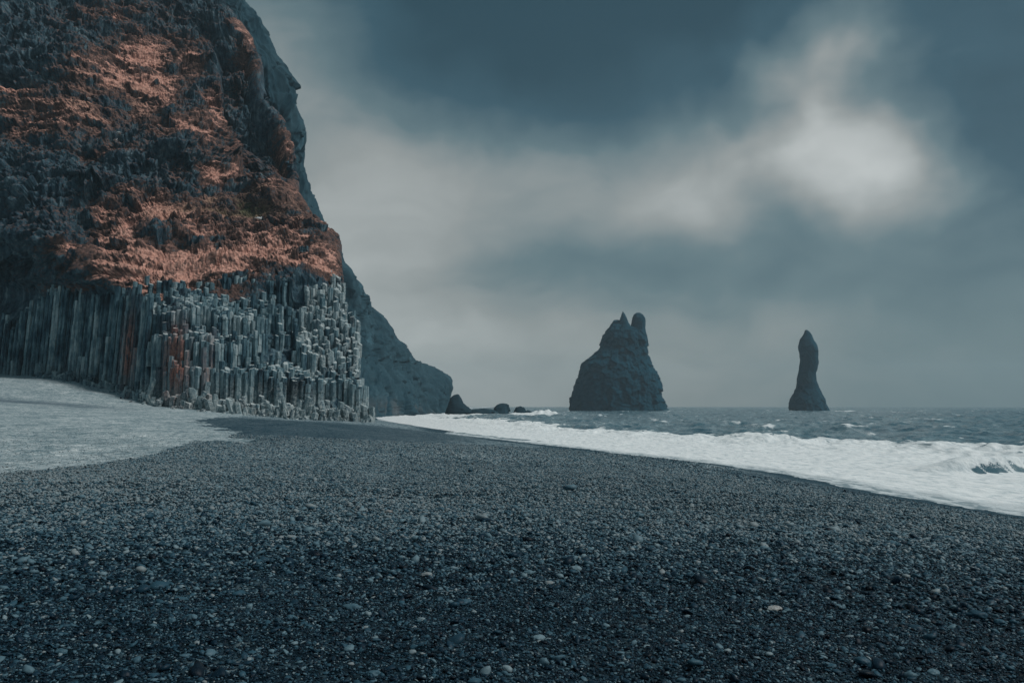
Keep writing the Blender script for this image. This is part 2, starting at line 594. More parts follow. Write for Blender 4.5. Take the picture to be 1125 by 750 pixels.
def mat_sea():
    m, n = mat('sea_water_and_foam')
    pos = n.geo_pos()
    fo = n.attr('foam')[0]
    st = n.scale_vec(pos, (1.0, 1.0, 1.0))
    f1 = n.noise(n.scale_vec(pos, (0.55, 0.22, 1)), 1.0, 7, 0.66, 0.4)[0]
    f2 = n.noise(n.scale_vec(pos, (0.12, 0.05, 1)), 1.0, 6, 0.6)[0]
    f3 = n.noise(n.scale_vec(pos, (2.2, 0.9, 1)), 1.0, 5, 0.6, 0.5)[0]
    e = n.math('ADD', fo, n.math('MULTIPLY', n.math('SUBTRACT', f1, 0.5), 1.1))
    e = n.math('ADD', e, n.math('MULTIPLY', n.math('SUBTRACT', f2, 0.5), 0.7))
    ff = n.maprange(e, 0.42, 0.66)
    wat = n.ramp(f2, [(0.3, (0.022, 0.080, 0.115)), (0.7, (0.10, 0.19, 0.225))])
    fc = n.ramp(f3, [(0.25, (0.42, 0.50, 0.53)), (0.5, (0.80, 0.83, 0.83)), (0.7, (0.90, 0.91, 0.90))])
    lace = n.noise(n.scale_vec(pos, (0.9, 0.16, 1)), 1.0, 8, 0.72, 0.8)[0]
    fc = n.mix(n.maprange(lace, 0.50, 0.68, 0, 0.24), fc, (0.46, 0.53, 0.55))
    fc = n.mix(n.math('MULTIPLY', n.attr('wash')[0], n.maprange(f3, 0.35, 0.6)), fc, (0.22, 0.29, 0.32))
    wat = n.mix(n.maprange(f1, 0.42, 0.68, 0, 0.55), wat, (0.32, 0.42, 0.45))
    c = n.mix(ff, wat, fc)
    r = n.maprange(ff, 0, 1, 0.22, 0.95)
    wv = n.noise(n.scale_vec(pos, (0.9, 0.35, 1)), 1.2, 6, 0.62)[0]
    nb = n.bump(wv, 0.55, 0.35)
    nb = n.bump(n.math('ADD', f3, f1), 0.35, 0.12, nb)
    n.bsdf(c, r, nb, 0.4)
    return m


M_SEA = mat_sea()

# ------------------------------------------------------------------ beach
fine_a = np.linspace(rad(-42), rad(42), 760)
ang = np.concatenate([fine_a, np.linspace(rad(42), rad(318), 90)[1:-1]])
radii = np.concatenate([[0.05, 0.6, 1.2], np.exp(np.linspace(math.log(1.8), math.log(300), 900))])
A, R = np.meshgrid(ang, radii)
GX, GY = R * np.sin(A), R * np.cos(A)
GZ = ground(GX, GY)
# pebble-scale relief, sized with what can be told apart at that distance
GZ = GZ + relief(GX, GY)
dwl = xline(WL, GY) - GX
edge_n = 0.9 * perlin(GX / 3.0, GY / 3.0, 4.4) + 0.5 * perlin(GX / 0.8, GY / 0.8, 8.4)
wet = 1 - sstep(0.10, 0.30, (GZ / 3.6) + 0.10 * perlin(GX / 6, GY / 6, 9))
wx_, wy_ = hit_ground(335, 470)
wet = np.maximum(wet, 0.75 * (1 - sstep(0.75, 1.2, np.hypot((GX - wx_) / 14.0, (GY - wy_) / 26.0) + 0.15 * perlin(GX / 4, GY / 7, 19))))  # dark sand patch before the column foot, sharing the wet strip's tone
wet = np.clip(wet, 0, 1)
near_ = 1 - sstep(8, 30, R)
F = grid_faces(len(radii), len(ang), wrap=True)
co = np.stack([GX, GY, GZ], -1).reshape(-1, 3)
# split pale sand from black shingle along a wandering edge
cxy = co[F].mean(1)
rr = np.hypot(cxy[:, 0], cxy[:, 1])
wx = cxy[:, 0] + 0.014 * rr * perlin(cxy[:, 0] / 2.5, cxy[:, 1] / 2.5, 3.1) + 0.010 * rr * perlin(cxy[:, 0] / 0.7, cxy[:, 1] / 0.7, 6.1)
wy = cxy[:, 1] + 0.05 * rr * perlin(cxy[:, 0] / 2.1, cxy[:, 1] / 3.1, 13.1) + 0.035 * rr * perlin(cxy[:, 0] / 0.6, cxy[:, 1] / 0.9, 16.1)
isdry = inside(DRY, wx, wy)
keep = cxy[:, 2] > -1.2


def sub(name, sel, mt):
    f = F[sel]
    used, inv = np.unique(f, return_inverse=True)
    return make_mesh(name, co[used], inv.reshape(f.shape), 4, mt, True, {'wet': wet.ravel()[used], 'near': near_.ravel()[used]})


dark_band = None
def _pj(x, y, z):
    f_ = y * CP + (z - CAMZ) * SP
    return CX + FPX * x / f_, CY - FPX * ((z - CAMZ) * CP - y * SP) / f_
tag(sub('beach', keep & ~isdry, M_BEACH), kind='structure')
so = sub('sand', keep & isdry, M_DRY)
sc_ = np.empty(len(so.data.vertices) * 3, np.float32); so.data.vertices.foreach_get('co', sc_); sc_ = sc_.reshape(-1, 3)
qx, qy = hit_ground(0, 440); rx, ry = hit_ground(170, 452)     # a darker band across the pale sand
tt = np.clip(((sc_[:, 0] - qx) * (rx - qx) + (sc_[:, 1] - qy) * (ry - qy)) / ((rx - qx) ** 2 + (ry - qy) ** 2), -0.6, 1)
dd = np.hypot(sc_[:, 0] - qx - tt * (rx - qx), sc_[:, 1] - qy - tt * (ry - qy))
dv_ = np.exp(-(dd / 4.5) ** 2) * (1 - sstep(0.5, 1.0, tt)) * (0.75 + 0.8 * perlin(sc_[:, 0] / 9, sc_[:, 1] / 5, 2.0))
at_ = so.data.attributes.new('dark_band', 'FLOAT', 'POINT'); at_.data.foreach_set('value', dv_.astype(np.float32))
tag(so, kind='structure')

# ------------------------------------------------------------------ sea
fa = np.linspace(rad(-34), rad(44), 820)
ang = np.concatenate([fa, np.linspace(rad(44), rad(326), 70)[1:-1]])
radii = np.concatenate([np.linspace(14, 120, 620), np.exp(np.linspace(math.log(120.2), math.log(3200), 620))])
A, R = np.meshgrid(ang, radii)
SX, SY = R * np.sin(A), R * np.cos(A)
xw = xline(WL, SY); xo = xline(OL, SY)
t = (SX - xw) / np.maximum(xo - xw, 5)          # 0 at the water's edge, 1 at the outer edge of the surf
off = SX - xw
farf = 1 / (1 + (R / 500) ** 2)
amp = sstep(0.05, 1.1, t)
wob = 10 * perlin(SX / 40, SY / 40, 0.5)
sw = np.sin((off + wob) / 5.2) * 0.22 + np.sin((off * 1.0 + wob * 2 + SY * 0.15) / 2.6) * 0.10
chop = 0.62 * perlin(SX / 6.0, SY / 9.0, 2.5) + 0.42 * perlin(SX / 2.2, SY / 3.2, 6.5) + 0.18 * perlin(SX / 0.8, SY / 1.1, 9.5)
big = 1.1 * perlin(SX / 26.0, SY / 60.0, 12.5)
SZ = amp * (sw + chop + 0.7 * np.maximum(big, -0.5))
# the breaking crest along the outer part of the surf
tc = 0.80 + 0.10 * perlin(SY / 30, SX / 60, 3.3)
crest = np.exp(-((t - tc) / 0.075) ** 2)
lump = 0.4 + 0.9 * perlin(SX / 3.2, SY / 5.0, 21.0) + 1.0 * perlin(SX / 9, SY / 16, 25.0) + 0.7 * perlin(SX / 1.1, SY / 1.6, 27.0)
near = sstep(260, 110, R)
SZ = SZ + crest * np.clip(lump, 0.0, 2) * 0.32 * near
# the curling wave at the right
wx0, wy0 = 28.3, 43.5
a_ = SX - wx0 - 0.1 * (SY - wy0); b_ = SY - wy0
curl = np.exp(-(np.maximum(np.abs(a_) - 3.4, 0) / 2.0) ** 2)
prof = np.where(b_ < 0, np.exp(-(b_ / 0.9) ** 2), np.exp(-(b_ / 3.0) ** 2))
SZ = SZ + 0.85 * curl * prof * (1 + 0.16 * perlin(SX / 1.3, SY / 4.0, 31))
# thin run-up sheet
SZ = SZ + 0.07 * (1 - sstep(0, 0.1, t)) + 0.05 * perlin(SX / 2.5, SY / 2.5, 41) * (1 - amp)
foam = 1.6 * (1 - sstep(0.80, 1.12, t + 0.16 * perlin(SX / 9, SY / 14, 51) + 0.08 * perlin(SX / 3, SY / 5, 53)))
foam = np.maximum(foam, 0.44 * (1 - sstep(1.0, 1.6, t)))
bro = sstep(0.55, 0.80, t) * (1 - sstep(1.1, 1.3, t)) * sstep(0.0, 0.30, perlin(SX / 1.6, SY / 4.2, 61) + 0.5 * perlin(SX / 0.7, SY / 1.5, 63) - 0.06)
foam = foam * (1 - 0.66 * bro)
bw = b_ + 0.45 * perlin(SX / 1.1, 0.2, 3.3) + 0.30 * perlin(SX / 0.35, 0.7, 5.3)
face = curl ** 2 * sstep(-1.9, -1.3, bw) * (1 - sstep(-0.9, 0.1, bw))
foam = foam * (1 - face * (0.74 + 0.5 * perlin(SX / 0.25, SY / 3, 81)))
# thinner foam where the backwash slides over the sand
back = sstep(60, 90, SY) * (1 - sstep(105, 135, SY)) * sstep(0.03, 0.05, t) * (1 - sstep(0.10, 0.14, t))
foam = foam * (1 - 0.72 * back)
# whitecaps on crests, thinning with distance
cap = sstep(0.10, 0.60, 0.5 * chop + 0.8 * perlin(SX / 2.4, SY / 15, 91) + 0.5 * perlin(SX / 7, SY / 40, 95)) * 0.26 + 0.20
foam = np.maximum(foam, np.where(t > 0.9, cap, 0))
SXs = [(52, 600, 40, 14), (84, 600, 26, 10)]


def splash(px0, px1, Y, dY, amt):
    global foam
    x0, x1 = (px0 - CX) / FPX * Y, (px1 - CX) / FPX * Y
    k = np.exp(-(np.maximum(np.abs(SX - (x0 + x1) / 2) - (x1 - x0) / 2, 0) / 3.0) ** 2) * np.exp(-((SY - Y) / dY) ** 2)
    foam = np.maximum(foam, amt * k)


splash(905, 950, 585, 22, 0.9); splash(733, 742, 585, 20, 0.8); splash(625, 735, 572, 12, 0.55); splash(868, 905, 588, 8, 0.5)
splash(590, 612, 330, 22, 1.2); splash(430, 600, 318, 30, 1.25); splash(470, 500, 372, 12, 1.4); splash(500, 600, 352, 14, 0.6)
rb = np.exp(-((SX - (600 - CX) / FPX * 325) / 6.5) ** 2 - ((SY - 325) / 9) ** 2)
SZ = SZ + 2.1 * rb * (0.8 + 0.6 * perlin(SX / 2, SY / 5, 71))
sea = make_mesh('sea', np.stack([SX, SY, SZ], -1).reshape(-1, 3), grid_faces(len(radii), len(ang), True), 4, M_SEA, True, {'foam': foam.ravel(), 'wash': (1 - sstep(0.2, 2.6, off + 1.2 * perlin(SX / 1.5, SY / 4, 77))).ravel()})
tag(sea, kind='structure')


# ------------------------------------------------------------------ cliff sheets
def interp_poly(poly, y):
    p = np.array(sorted(poly, key=lambda q: q[1]), float)
    return np.interp(y, p[:, 1], p[:, 0])


SIL = [(190, -140), (222, -60), (247, 0), (273, 37), (290, 60), (292, 97), (298, 113), (313, 128), (321, 147), (329, 173), (330, 182), (327, 211), (340, 230),
       (357, 247), (371, 256), (374, 270), (374, 288), (376, 307), (383, 332), (394, 355), (398, 384), (401, 409), (406, 428), (409, 445), (410, 463), (412, 490)]
DEPTH = [(-220, 408, 152), (-100, 408, 137), (0, 412, 125), (60, 415, 119.5), (120, 425, 110.5), (150, 436, 104.5), (172, 444, 99.8), (240, 450, 96.5), (300, 456, 96.5), (360, 460, 98.5), (413, 462, 100.5),
         (-100, 350, 139), (0, 360, 127.5), (60, 350, 121), (120, 350, 111.5), (150, 350, 105.5), (60, 305, 121.5), (120, 302, 112.5), (15, 310, 133), (-60, 310, 141),
         (60, 283, 117.5), (0, 255, 124), (100, 285, 114.5), (-100, 250, 132),
         (172, 425, 100), (172, 365, 102), (172, 335, 105), (240, 430, 97.5), (240, 370, 100), (240, 345, 105.5), (240, 312, 110),
         (300, 430, 98.5), (300, 385, 101.5), (300, 350, 107), (300, 315, 111.5), (360, 430, 101), (360, 400, 103.5), (360, 350, 109), (360, 320, 112.5),
         (395, 400, 104), (376, 307, 115.5), (373, 260, 125),
         (100, 262, 121), (170, 292, 112.5), (170, 245, 125), (240, 265, 123), (300, 275, 120), (200, 216, 133), (300, 240, 129),
         (100, 200, 130), (200, 205, 134.5), (200, 165, 137), (0, 220, 127), (0, 160, 130), (100, 160, 133), (300, 190, 141), (-150, 160, 135),
         (170, 100, 149), (170, 40, 160), (100, 100, 141), (0, 100, 137), (100, 40, 150), (0, 30, 143), (240, 150, 147), (270, 180, 149), (250, 100, 158), (275, 60, 163), (322, 165, 150),
         (240, 20, 171), (170, 0, 165), (0, 0, 147), (100, 0, 155), (170, -60, 176), (0, -60, 156), (240, -60, 184), (-200, 0, 152), (-200, -140, 172), (190, -140, 205)]
_td = TPS([(a, b) for a, b, c in DEPTH], np.array([c for a, b, c in DEPTH], float), 3e-4)


def sheet(sil, depthf, px0, py0, py1, rows, cols, back_rows, edge_px, edge_d, back_len, curvek):
    py = np.linspace(py0, py1, rows)[:, None]
    s_ = np.linspace(0, 1, cols)[None]
    s_ = 1 - (1 - s_) ** 1.12
    sx = interp_poly(sil, py[:, 0])[:, None]
    px = px0 + (sx - px0) * s_
    pyb = np.broadcast_to(py, px.shape)
    Y = depthf(px, pyb)
    e = np.clip((px - (sx - edge_px)) / edge_px, 0, 1)
    Y = Y + edge_d * (1 - np.sqrt(np.maximum(1 - e * e, 0)))
    X, Yv, Z = P3(px, pyb, Y)
    # turn the corner: the surface carries on away from the shore
    q = (np.linspace(0, 1, back_rows + 1)[1:][None]) ** 1.4 * back_len
    Xe, Ye, Ze = X[:, -1:], Yv[:, -1:], Z[:, -1:]
    Xb = Xe + Xe / Ye * q - curvek * q * q
    Yb = Ye + q
    Zb = Ze + 0 * q
    return (np.hstack([X, Xb]), np.hstack([Yv, Yb]), np.hstack([Z, Zb]), np.hstack([px, np.broadcast_to(sx, Xb.shape)]), np.hstack([pyb, np.broadcast_to(py, Xb.shape)]))


def normals(X, Y, Z):
    du = np.stack([np.gradient(a, axis=1) for a in (X, Y, Z)], -1)
    dv = np.stack([np.gradient(a, axis=0) for a in (X, Y, Z)], -1)
    n = np.cross(dv, du)
    n /= np.linalg.norm(n, axis=-1, keepdims=True) + 1e-9
    sgn = np.sign(n[n.shape[0] // 2, n.shape[1] // 3, 1])
    return n * (-1 if sgn > 0 else 1)


X, Y, Z, PX, PY = sheet(SIL, _td, -220, -140, 476, 1000, 1080, 160, 34, 5.0, 70, 0.006)
N = normals(X, Y, Z)
steep = 1 - np.clip(np.abs(N[..., 2]) * 1.2, 0, 1)


def gmask(px, py, blobs):
    m = 0
    for bx, by, rx, ry, a in blobs:
        m = np.maximum(m, a * np.exp(-(((px - bx) / rx) ** 2 + ((py - by) / ry) ** 2) * 0.8))
    return m


BL = [(160, 62, 34, 22, .80), (168, 95, 26, 24, .95), (120, 85, 45, 26, .62), (60, 130, 75, 22, .50), (20, 102, 45, 10, .55), (188, 140, 22, 12, .85),
      (212, 70, 20, 30, .5), (232, 130, 18, 34, .62), (250, 175, 22, 16, .66), (235, 188, 30, 12, .8), (180, 232, 62, 13, 1.1), (130, 250, 26, 18, .9), (75, 270, 32, 6, .8), (72, 318, 26, 5, .7),
      (200, 292, 80, 20, 1.05), (290, 280, 62, 18, 1.0), (215, 262, 40, 16, .75), (330, 245, 36, 26, .52), (352, 292, 24, 18, .72), (255, 232, 50, 10, .62), (268, 50, 16, 30, .42), (313, 160, 12, 25, .48), (130, 20, 60, 14, .35),
      (130, 300, 26, 14, .8), (170, 318, 34, 8, .8), (80, 165, 60, 8, .40), (290, 215, 40, 12, .6)]
hcoord0 = X * 0.9 + Y * 0.45
warpx = PX + 14 * perlin(X / 6, Z / 4, 1.5)
warpy = PY + 9 * perlin(X / 5, Z / 4, 7.5)
gm = gmask(warpx, warpy, BL)
gm = gm * (0.84 + 0.75 * fbm(X / 3.4, Y / 3.4, Z / 1.8, 3) + 0.75 * fbm(hcoord0 / 7.0, Y / 9.0, Z / 4.0 + 3.3, 2)) 
green = np.clip(gmask(warpx, warpy, [(265, 228, 55, 12, 1.0), (110, 110, 40, 14, .6), (320, 235, 25, 12, .6)]), 0, 1)
rock = 1 - np.clip(gm * 1.4, 0, 1)
big_ = fbm(X / 13, Y / 13, Z / 9, 3) * 2.3
ridge = fbm(X / 4.6, Y / 4.6, Z / 6.5, 4, 0.5, True) * 1.5
hcoord = X * 0.9 + Y * 0.45
lean = Z * 0.12 * perlin(X / 20, Y / 20, Z / 20)
colm = np.abs(perlin((hcoord + lean) / 0.75, Z / 9, 0.5)) * 1.5 + np.abs(perlin((hcoord + lean) / 1.7, Z / 13, 4.5)) * 1.4
ledge = fbm(X / 9, Y / 9, Z / 1.5, 3) * 0.8
small = fbm(X / 0.9, Y / 0.9, Z / 0.9, 3, 0.6) * 0.34
tuft = np.abs(fbm(X / 0.55, Y / 0.55, Z / 0.4, 2)) * 0.5
qn = 0.5 * perlin(X / 2, Y / 2, Z / 2)
w1, _ = worley(hcoord / 5.5 + qn, Y / 7.0, Z / 4.6 + qn)
w2, _ = worley((hcoord + lean) / 1.05 + qn, Y / 2.0, Z / 2.1 + qn)
disp = big_ + w1 * 2.2 * (0.2 + 0.8 * rock) + w2 * 0.42 * (0.04 + 0.96 * rock) + rock * (ridge * 0.45 + colm * (0.1 + steep * 0.55)) + ledge + small * (0.5 + 0.7 * rock) + (1 - rock) * tuft
# bench lines in the bare rock band under the upper slope
block = sstep(300, 330, PY)
disp = disp * (1 - 0.75 * block) - block * (1.0 + 0.7 * sstep(150, 175, PX))
back = np.clip((PX - interp_poly(SIL, PY[:, 0])[:, None] + 22) / 22, 0, 1)
linex = np.interp(PY, [30, 60, 120, 190, 210], [222, 236, 247, 264, 285])
rec = sstep(-1, 5, PX + 5 * perlin(Z / 3, X / 3, 2) - linex) * sstep(38, 62, PY) * (1 - sstep(186, 202, PY)) * (1 - 0.9 * sstep(0.1, 0.8, back))
disp = np.where(back > 0.3, np.minimum(disp, 1.2), disp) * (1 - 0.30 * back) - 0.6 * back - 5.0 * rec
Xd, Yd, Zd = X + N[..., 0] * disp, Y + N[..., 1] * disp, Z + N[..., 2] * disp
N2 = normals(Xd, Yd, Zd)
upf = np.clip(N2[..., 2] * (1 if N2[..., 2].mean() > 0 else -1), -1, 1)
print('up mean', upf.mean())
gm = gm * (0.78 + 0.55 * upf) + 0.16 * np.clip(upf, 0, 1) * sstep(330, 280, PY)

cliff = thing('basalt_cliff', P3(240, 451, 96), 'dark cliff at the left with stepped stone columns and rust red grass above', 'cliff')
cl = Vector(cliff.location)
face_o = make_mesh('rock_face', np.stack([Xd, Yd, Zd], -1).reshape(-1, 3) - np.array(cl), grid_faces(*X.shape), 4, M_CLIFF, True,
                   {'grass': gm.ravel(), 'green': green.ravel(), 'cavity': disp.ravel()}, cliff)

# ------------------------------------------------------------------ basalt columns
footX = [a for a, b, c in FOOT]; footPY = [b for a, b, c in FOOT]; footY = [c for a, b, c in FOOT]


def prism(x, y, z0, z1, r, sides, tilt, top, rot, sy):
    """broken column: stacked drums with slightly different widths, sloping top"""
    vs, fs = [], []
    z = z0
    drums = []
    while z < z1 - 0.25:
        h = random.uniform(0.5, 2.0)
        zz = min(z + h, z1)
        if z1 - zz < 0.4: zz = z1
        drums.append((z, zz)); z = zz
    if not drums: drums = [(z0, z1)]
    base = [r * random.uniform(0.92, 1.1) for _ in range(sides)]
    for (a, b) in drums:
        k = random.uniform(0.91, 1.03)
        ox, oy = random.uniform(-.05, .05), random.uniform(-.05, .05)
        i0 = len(vs)
        for lv, (zz, kk) in enumerate(((a, .95), (a + 0.06, 1.0), (b - 0.07, 1.0), (b, .88))):
            for q in range(sides):
                th = rot + q * 2 * math.pi / sides
                cx = math.cos(th) * base[q] * k * kk
                cy = math.sin(th) * base[q] * k * kk * sy
                zt = zz + ((cx * top[0] + cy * top[1]) if (b == z1 and lv >= 2) else 0)
                vs.append((x + cx + ox + tilt[0] * (zt - z0), y + cy + oy + tilt[1] * (zt - z0), zt))
        for lv in range(3):
            for q in range(sides):
                q2 = (q + 1) % sides
                fs.append((i0 + lv * sides + q, i0 + lv * sides + q2, i0 + (lv + 1) * sides + q2, i0 + (lv + 1) * sides + q))
        fs.append(tuple(i0 + 3 * sides + q for q in range(sides)))
    return vs, fs


cols = []
SPC = 0.62
pys = np.linspace(466, 296, 90)
for iy in range(0, 76):
    for ix in range(0, 146):
        x = -83.0 + ix * SPC + (0.5 * SPC if iy % 2 else 0) + random.uniform(-.09, .09)
        y = 93.0 + iy * SPC * 0.87 + random.uniform(-.09, .09)
        cols.append((x, y))
cols = np.array(cols)
cx_, cy_ = cols[:, 0], cols[:, 1]
u = (cx_ / cy_)[:, None]
v = (CY - pys[None]) / FPX
pxs = CX + FPX * u * (CP - v * SP)
silp = interp_poly(SIL, pys)[None]
ys = _td(pxs, np.broadcast_to(pys[None], pxs.shape))
e = np.clip((pxs - (silp - 26)) / 26, 0, 0.999)
ys = ys + 3.0 * (1 - np.sqrt(1 - e * e))
zs = CAMZ + (SP + v * CP) / (CP - v * SP) * cy_[:, None]
ymono = np.maximum.accumulate(ys, axis=1)
pxm = CX + FPX * (cx_ / cy_)
clist = []
for i in range(len(cols)):
    x, y = cols[i]
    p = pxm[i]
    if p < -30 or p > 411: continue
    fy = np.interp(p, footX, footY)
    zg = float(ground(x, y, False))
    if p > 158:                                    # the stepped block
        if y < fy - 0.6 + 0.8 * random.random(): continue
        j = int(np.searchsorted(ymono[i], y))
        if j >= 89: continue
        if p > silp[0, j] - 4: continue
        zt = zs[i, j]
        if j == 0: zt = zg + random.uniform(0.3, 1.2)
        hh = zt - zg
        q = 4.3 + 1.6 * float(perlin(x / 7, y / 7, 0.7))
        hq = math.floor(hh / q + 0.25 + 0.7 * float(perlin(x / 6, y / 6, 3.3)) + 0.25 * float(perlin(x / 1.8, y / 1.8, 5.3))) * q
        jum = float(sstep(300, 370, p)) * float(sstep(415, 385, pys[j]))   # tumbled part near the corner
        amount = 0.85 * (1 - 0.9 * jum)
        zt = zg + hh * (1 - amount) + hq * amount + random.uniform(0.0, 0.8) + (random.random() < .12) * random.uniform(0, 1.5)
        zt = min(zt, max(float(zs[i, j]), zg) + 0.9) - 0.5 * jum
        zt = max(zt, zg + random.uniform(0.4, 1.3))
        pyt = pys[j]
        tl = (0.02 * perlin(x / 6, y / 6, 9) + jum * random.uniform(-.05, .05), jum * random.uniform(-.05, .03) + 0.02)
        tp = (random.uniform(-.35, .25) * (1 + jum), random.uniform(-.1, .45) - 0.1 + 0.3 * jum * random.uniform(-0.4, 1.6))
        grassy = gmask(p, pyt, [(200, 296, 60, 14, 1), (290, 286, 55, 10, 1), (170, 318, 20, 6, 1)])
        if grassy > 0.5 and random.random() < 0.75: continue
        if pyt < 338 and random.random() < 0.12 + 0.9 * float(perlin(x / 3.5, y / 3.5, 8)) + (0.35 if pyt < 325 else 0): continue
    else:                                          # the tall shaded wall
        yw = float(_td(np.array([p]), np.array([370.0]))[0])
        if not (yw - 1.1 - random.random() * .5 < y < yw + 1.2): continue
        top_py = np.interp(p, [0, 16, 30, 60, 100, 130, 160], [352, 342, 327, 313, 306, 311, 334])
        zt = P3(p, top_py, y)[2] + 2.0 * float(perlin(x / 3.5, y / 3.5, 6)) + random.uniform(-1.5, .2)
        if y < yw - 0.7: zt = zg + (zt - zg) * random.choice([0.25, 0.5, 0.92, 0.15, 1.0])
        tl = (0.055 + 0.02 * float(perlin(x / 6, y / 6, 9)), 0.01)
        tp = (random.uniform(-.2, .2), random.uniform(-.3, .1))
        pyt = top_py
    r = SPC * 0.575 * random.uniform(0.98, 1.12)
    if p <= 158: r *= 0.9
    clist.append(dict(x=x, y=y, jum=(jum if p > 158 else 0.0), z0=zg - 0.5, z1=float(zt), r=r, p=p, tilt=(float(tl[0]), float(tl[1])), top=tp))
# low broken stumps and blocks along the foot
for k in range(520):
    p = random.uniform(40, 410)
    fy = float(np.interp(p, footX, footY))
    far_ = k >= 420
    y = fy - (abs(random.gauss(0, 0.9)) + 0.2 if not far_ else random.uniform(0.8, 5.0))
    x = (p - CX) / FPX * y
    zg = float(ground(x, y, False))
    hgt = abs(random.gauss(0, 0.55)) * (1.6 if p > 158 else 0.9) + 0.12
    if far_: hgt = random.uniform(0.05, 0.3)
    clist.append(dict(x=x, y=y, z0=zg - 0.4, z1=zg + hgt, r=random.uniform(.22, .5) * (0.6 if far_ else 1), p=p, tilt=(random.uniform(-.35, .35), random.uniform(-.25, .25)),
                      top=(random.uniform(-.5, .5), random.uniform(-.6, .2)), stump=1))
arr = np.array([(c['x'], c['y'], c['z1']) for c in clist])
for i, c in enumerate(clist):
    fr = (np.abs(arr[:, 0] - c['x']) < 0.5) & (arr[:, 1] < c['y'] - 0.2) & (arr[:, 1] > c['y'] - 3.0)
    hid = arr[fr, 2].max() if fr.any() else c['z0'] + 0.5
    c['exp'] = (c['z1'] - max(hid, c['z0'] + 0.5)) * c['r'] * (0 if c.get('stump') else 1)
order = sorted(range(len(clist)), key=lambda i: -clist[i]['exp'])
single = set(order[:100])


def poly_mesh(name, vs, fs, mt, attrs, parent, origin):
    me = bpy.data.meshes.new(name)
    me.from_pydata([tuple(np.array(q) - np.array(origin)) for q in vs], [], fs)
    me.update()
    for nm, a in attrs.items():
        at = me.attributes.new(nm, 'FLOAT', 'POINT')
        at.data.foreach_set('value', np.asarray(a, dtype=np.float32))
    me.materials.append(mt)
    o = bpy.data.objects.new(name, me)
    COL.objects.link(o)
    o.parent = parent
    return o


def col_attrs(c, vs):
    v_ = np.array(vs)
    n_ = len(vs)
    tint = np.full(n_, random.uniform(0.1, 0.9))
    zg = c['z0'] + 0.5
    base = np.clip(1.25 - (v_[:, 2] - zg) / (3.6 if c['p'] > 230 else 2.6), 0, 1) * (1.0 if c['p'] > 155 else 0.25)
    if c.get('jum', 0) > 0.3: base = np.maximum(base, random.choice([0, .3, .7, 1.0]))
    p = c['p']
    st = max(math.exp(-((p - 193) / 13) ** 2), 0.9 * math.exp(-((p - 139) / 7) ** 2), 0.5 * math.exp(-((p - 228) / 6) ** 2))
    zr = np.exp(-((v_[:, 2] - (zg + 5.6)) / 4.2) ** 2)
    rust = np.clip(st * zr * 1.3, 0, 1) * (1.0 if random.random() < 0.75 else 0.2)
    return tint, base, rust


AV, AF, AT, AB, AR = [], [], [], [], []
for i, c in enumerate(clist):
    vs, fs = prism(c['x'], c['y'], c['z0'], c['z1'], c['r'], random.choice([5, 6, 6, 6, 7]), c['tilt'], c['top'], random.random() * 3, 1.0)
    tint, base, rust = col_attrs(c, vs)
    if i in single:
        org = (c['x'], c['y'], c['z0'])
        o = poly_mesh('basalt_column', vs, fs, M_COLS, {'tint': tint, 'base': base, 'rust': rust}, cliff, org)
        o.location = Vector(org) - cl
    else:
        k = len(AV)
        AV += vs
        AF += [tuple(q + k for q in f) for f in fs]
        AT.append(tint); AB.append(base); AR.append(rust)
o = poly_mesh('broken_columns', AV, AF, M_COLS, {'tint': np.concatenate(AT), 'base': np.concatenate(AB), 'rust': np.concatenate(AR)}, cliff, cl)
o['kind'] = 'stuff'

# ------------------------------------------------------------------ far headland
SIL2 = [(200, -160), (232, -60), (265, 0), (286, 22), (299, 55), (312, 80), (319, 100), (329, 128), (334, 148), (331, 178), (338, 202), (347, 225), (353, 243), (364, 268), (375, 290),
        (386, 303), (397, 318), (400, 327), (415, 340), (425, 352), (433, 365), (436, 373), (448, 383), (456, 393), (461, 398), (470, 400), (484, 408), (493, 416), (496, 426), (494, 436), (496, 444), (499, 452), (502, 470)]
D2 = [(150, -160, 300), (265, 0, 215), (200, 0, 205), (330, 150, 235), (250, 150, 225), (352, 243, 255), (300, 243, 240), (300, 350, 250), (375, 290, 275), (400, 330, 300), (436, 373, 345), (496, 426, 395),
      (470, 400, 385), (400, 400, 285), (410, 440, 265), (410, 458, 255), (430, 457, 300), (460, 455, 350), (495, 453, 380), (440, 420, 325), (300, 460, 240), (150, 460, 230), (150, 200, 215)]
_t2 = TPS([(a, b) for a, b, c in D2], np.array([c for a, b, c in D2], float), 3e-3)
X, Y, Z, PX, PY = sheet(SIL2, _t2, 150, -160, 468, 620, 420, 60, 26, 16.0, 120, 0.003)
N = normals(X, Y, Z)
disp = fbm(X / 30, Y / 30, Z / 40, 3) * 4.5 + fbm(X / 8, Y / 8, Z / 30, 4, 0.55, True) * 3.6 + worley(X / 4, Y / 6, Z / 6)[0] * 1.6
e = np.clip((PX - interp_poly(SIL2, PY[:, 0])[:, None] + 14) / 14, 0, 1)
disp = disp * (1 - 0.65 * e) - 0.8 * e
hl = make_mesh('headland', np.stack([X + N[..., 0] * disp, Y + N[..., 1] * disp, Z + N[..., 2] * disp], -1).reshape(-1, 3), grid_faces(*X.shape), 4, M_HEAD, True)
tag(hl, 'long hazy blue headland sloping down to the surf behind the column cliff', 'headland')


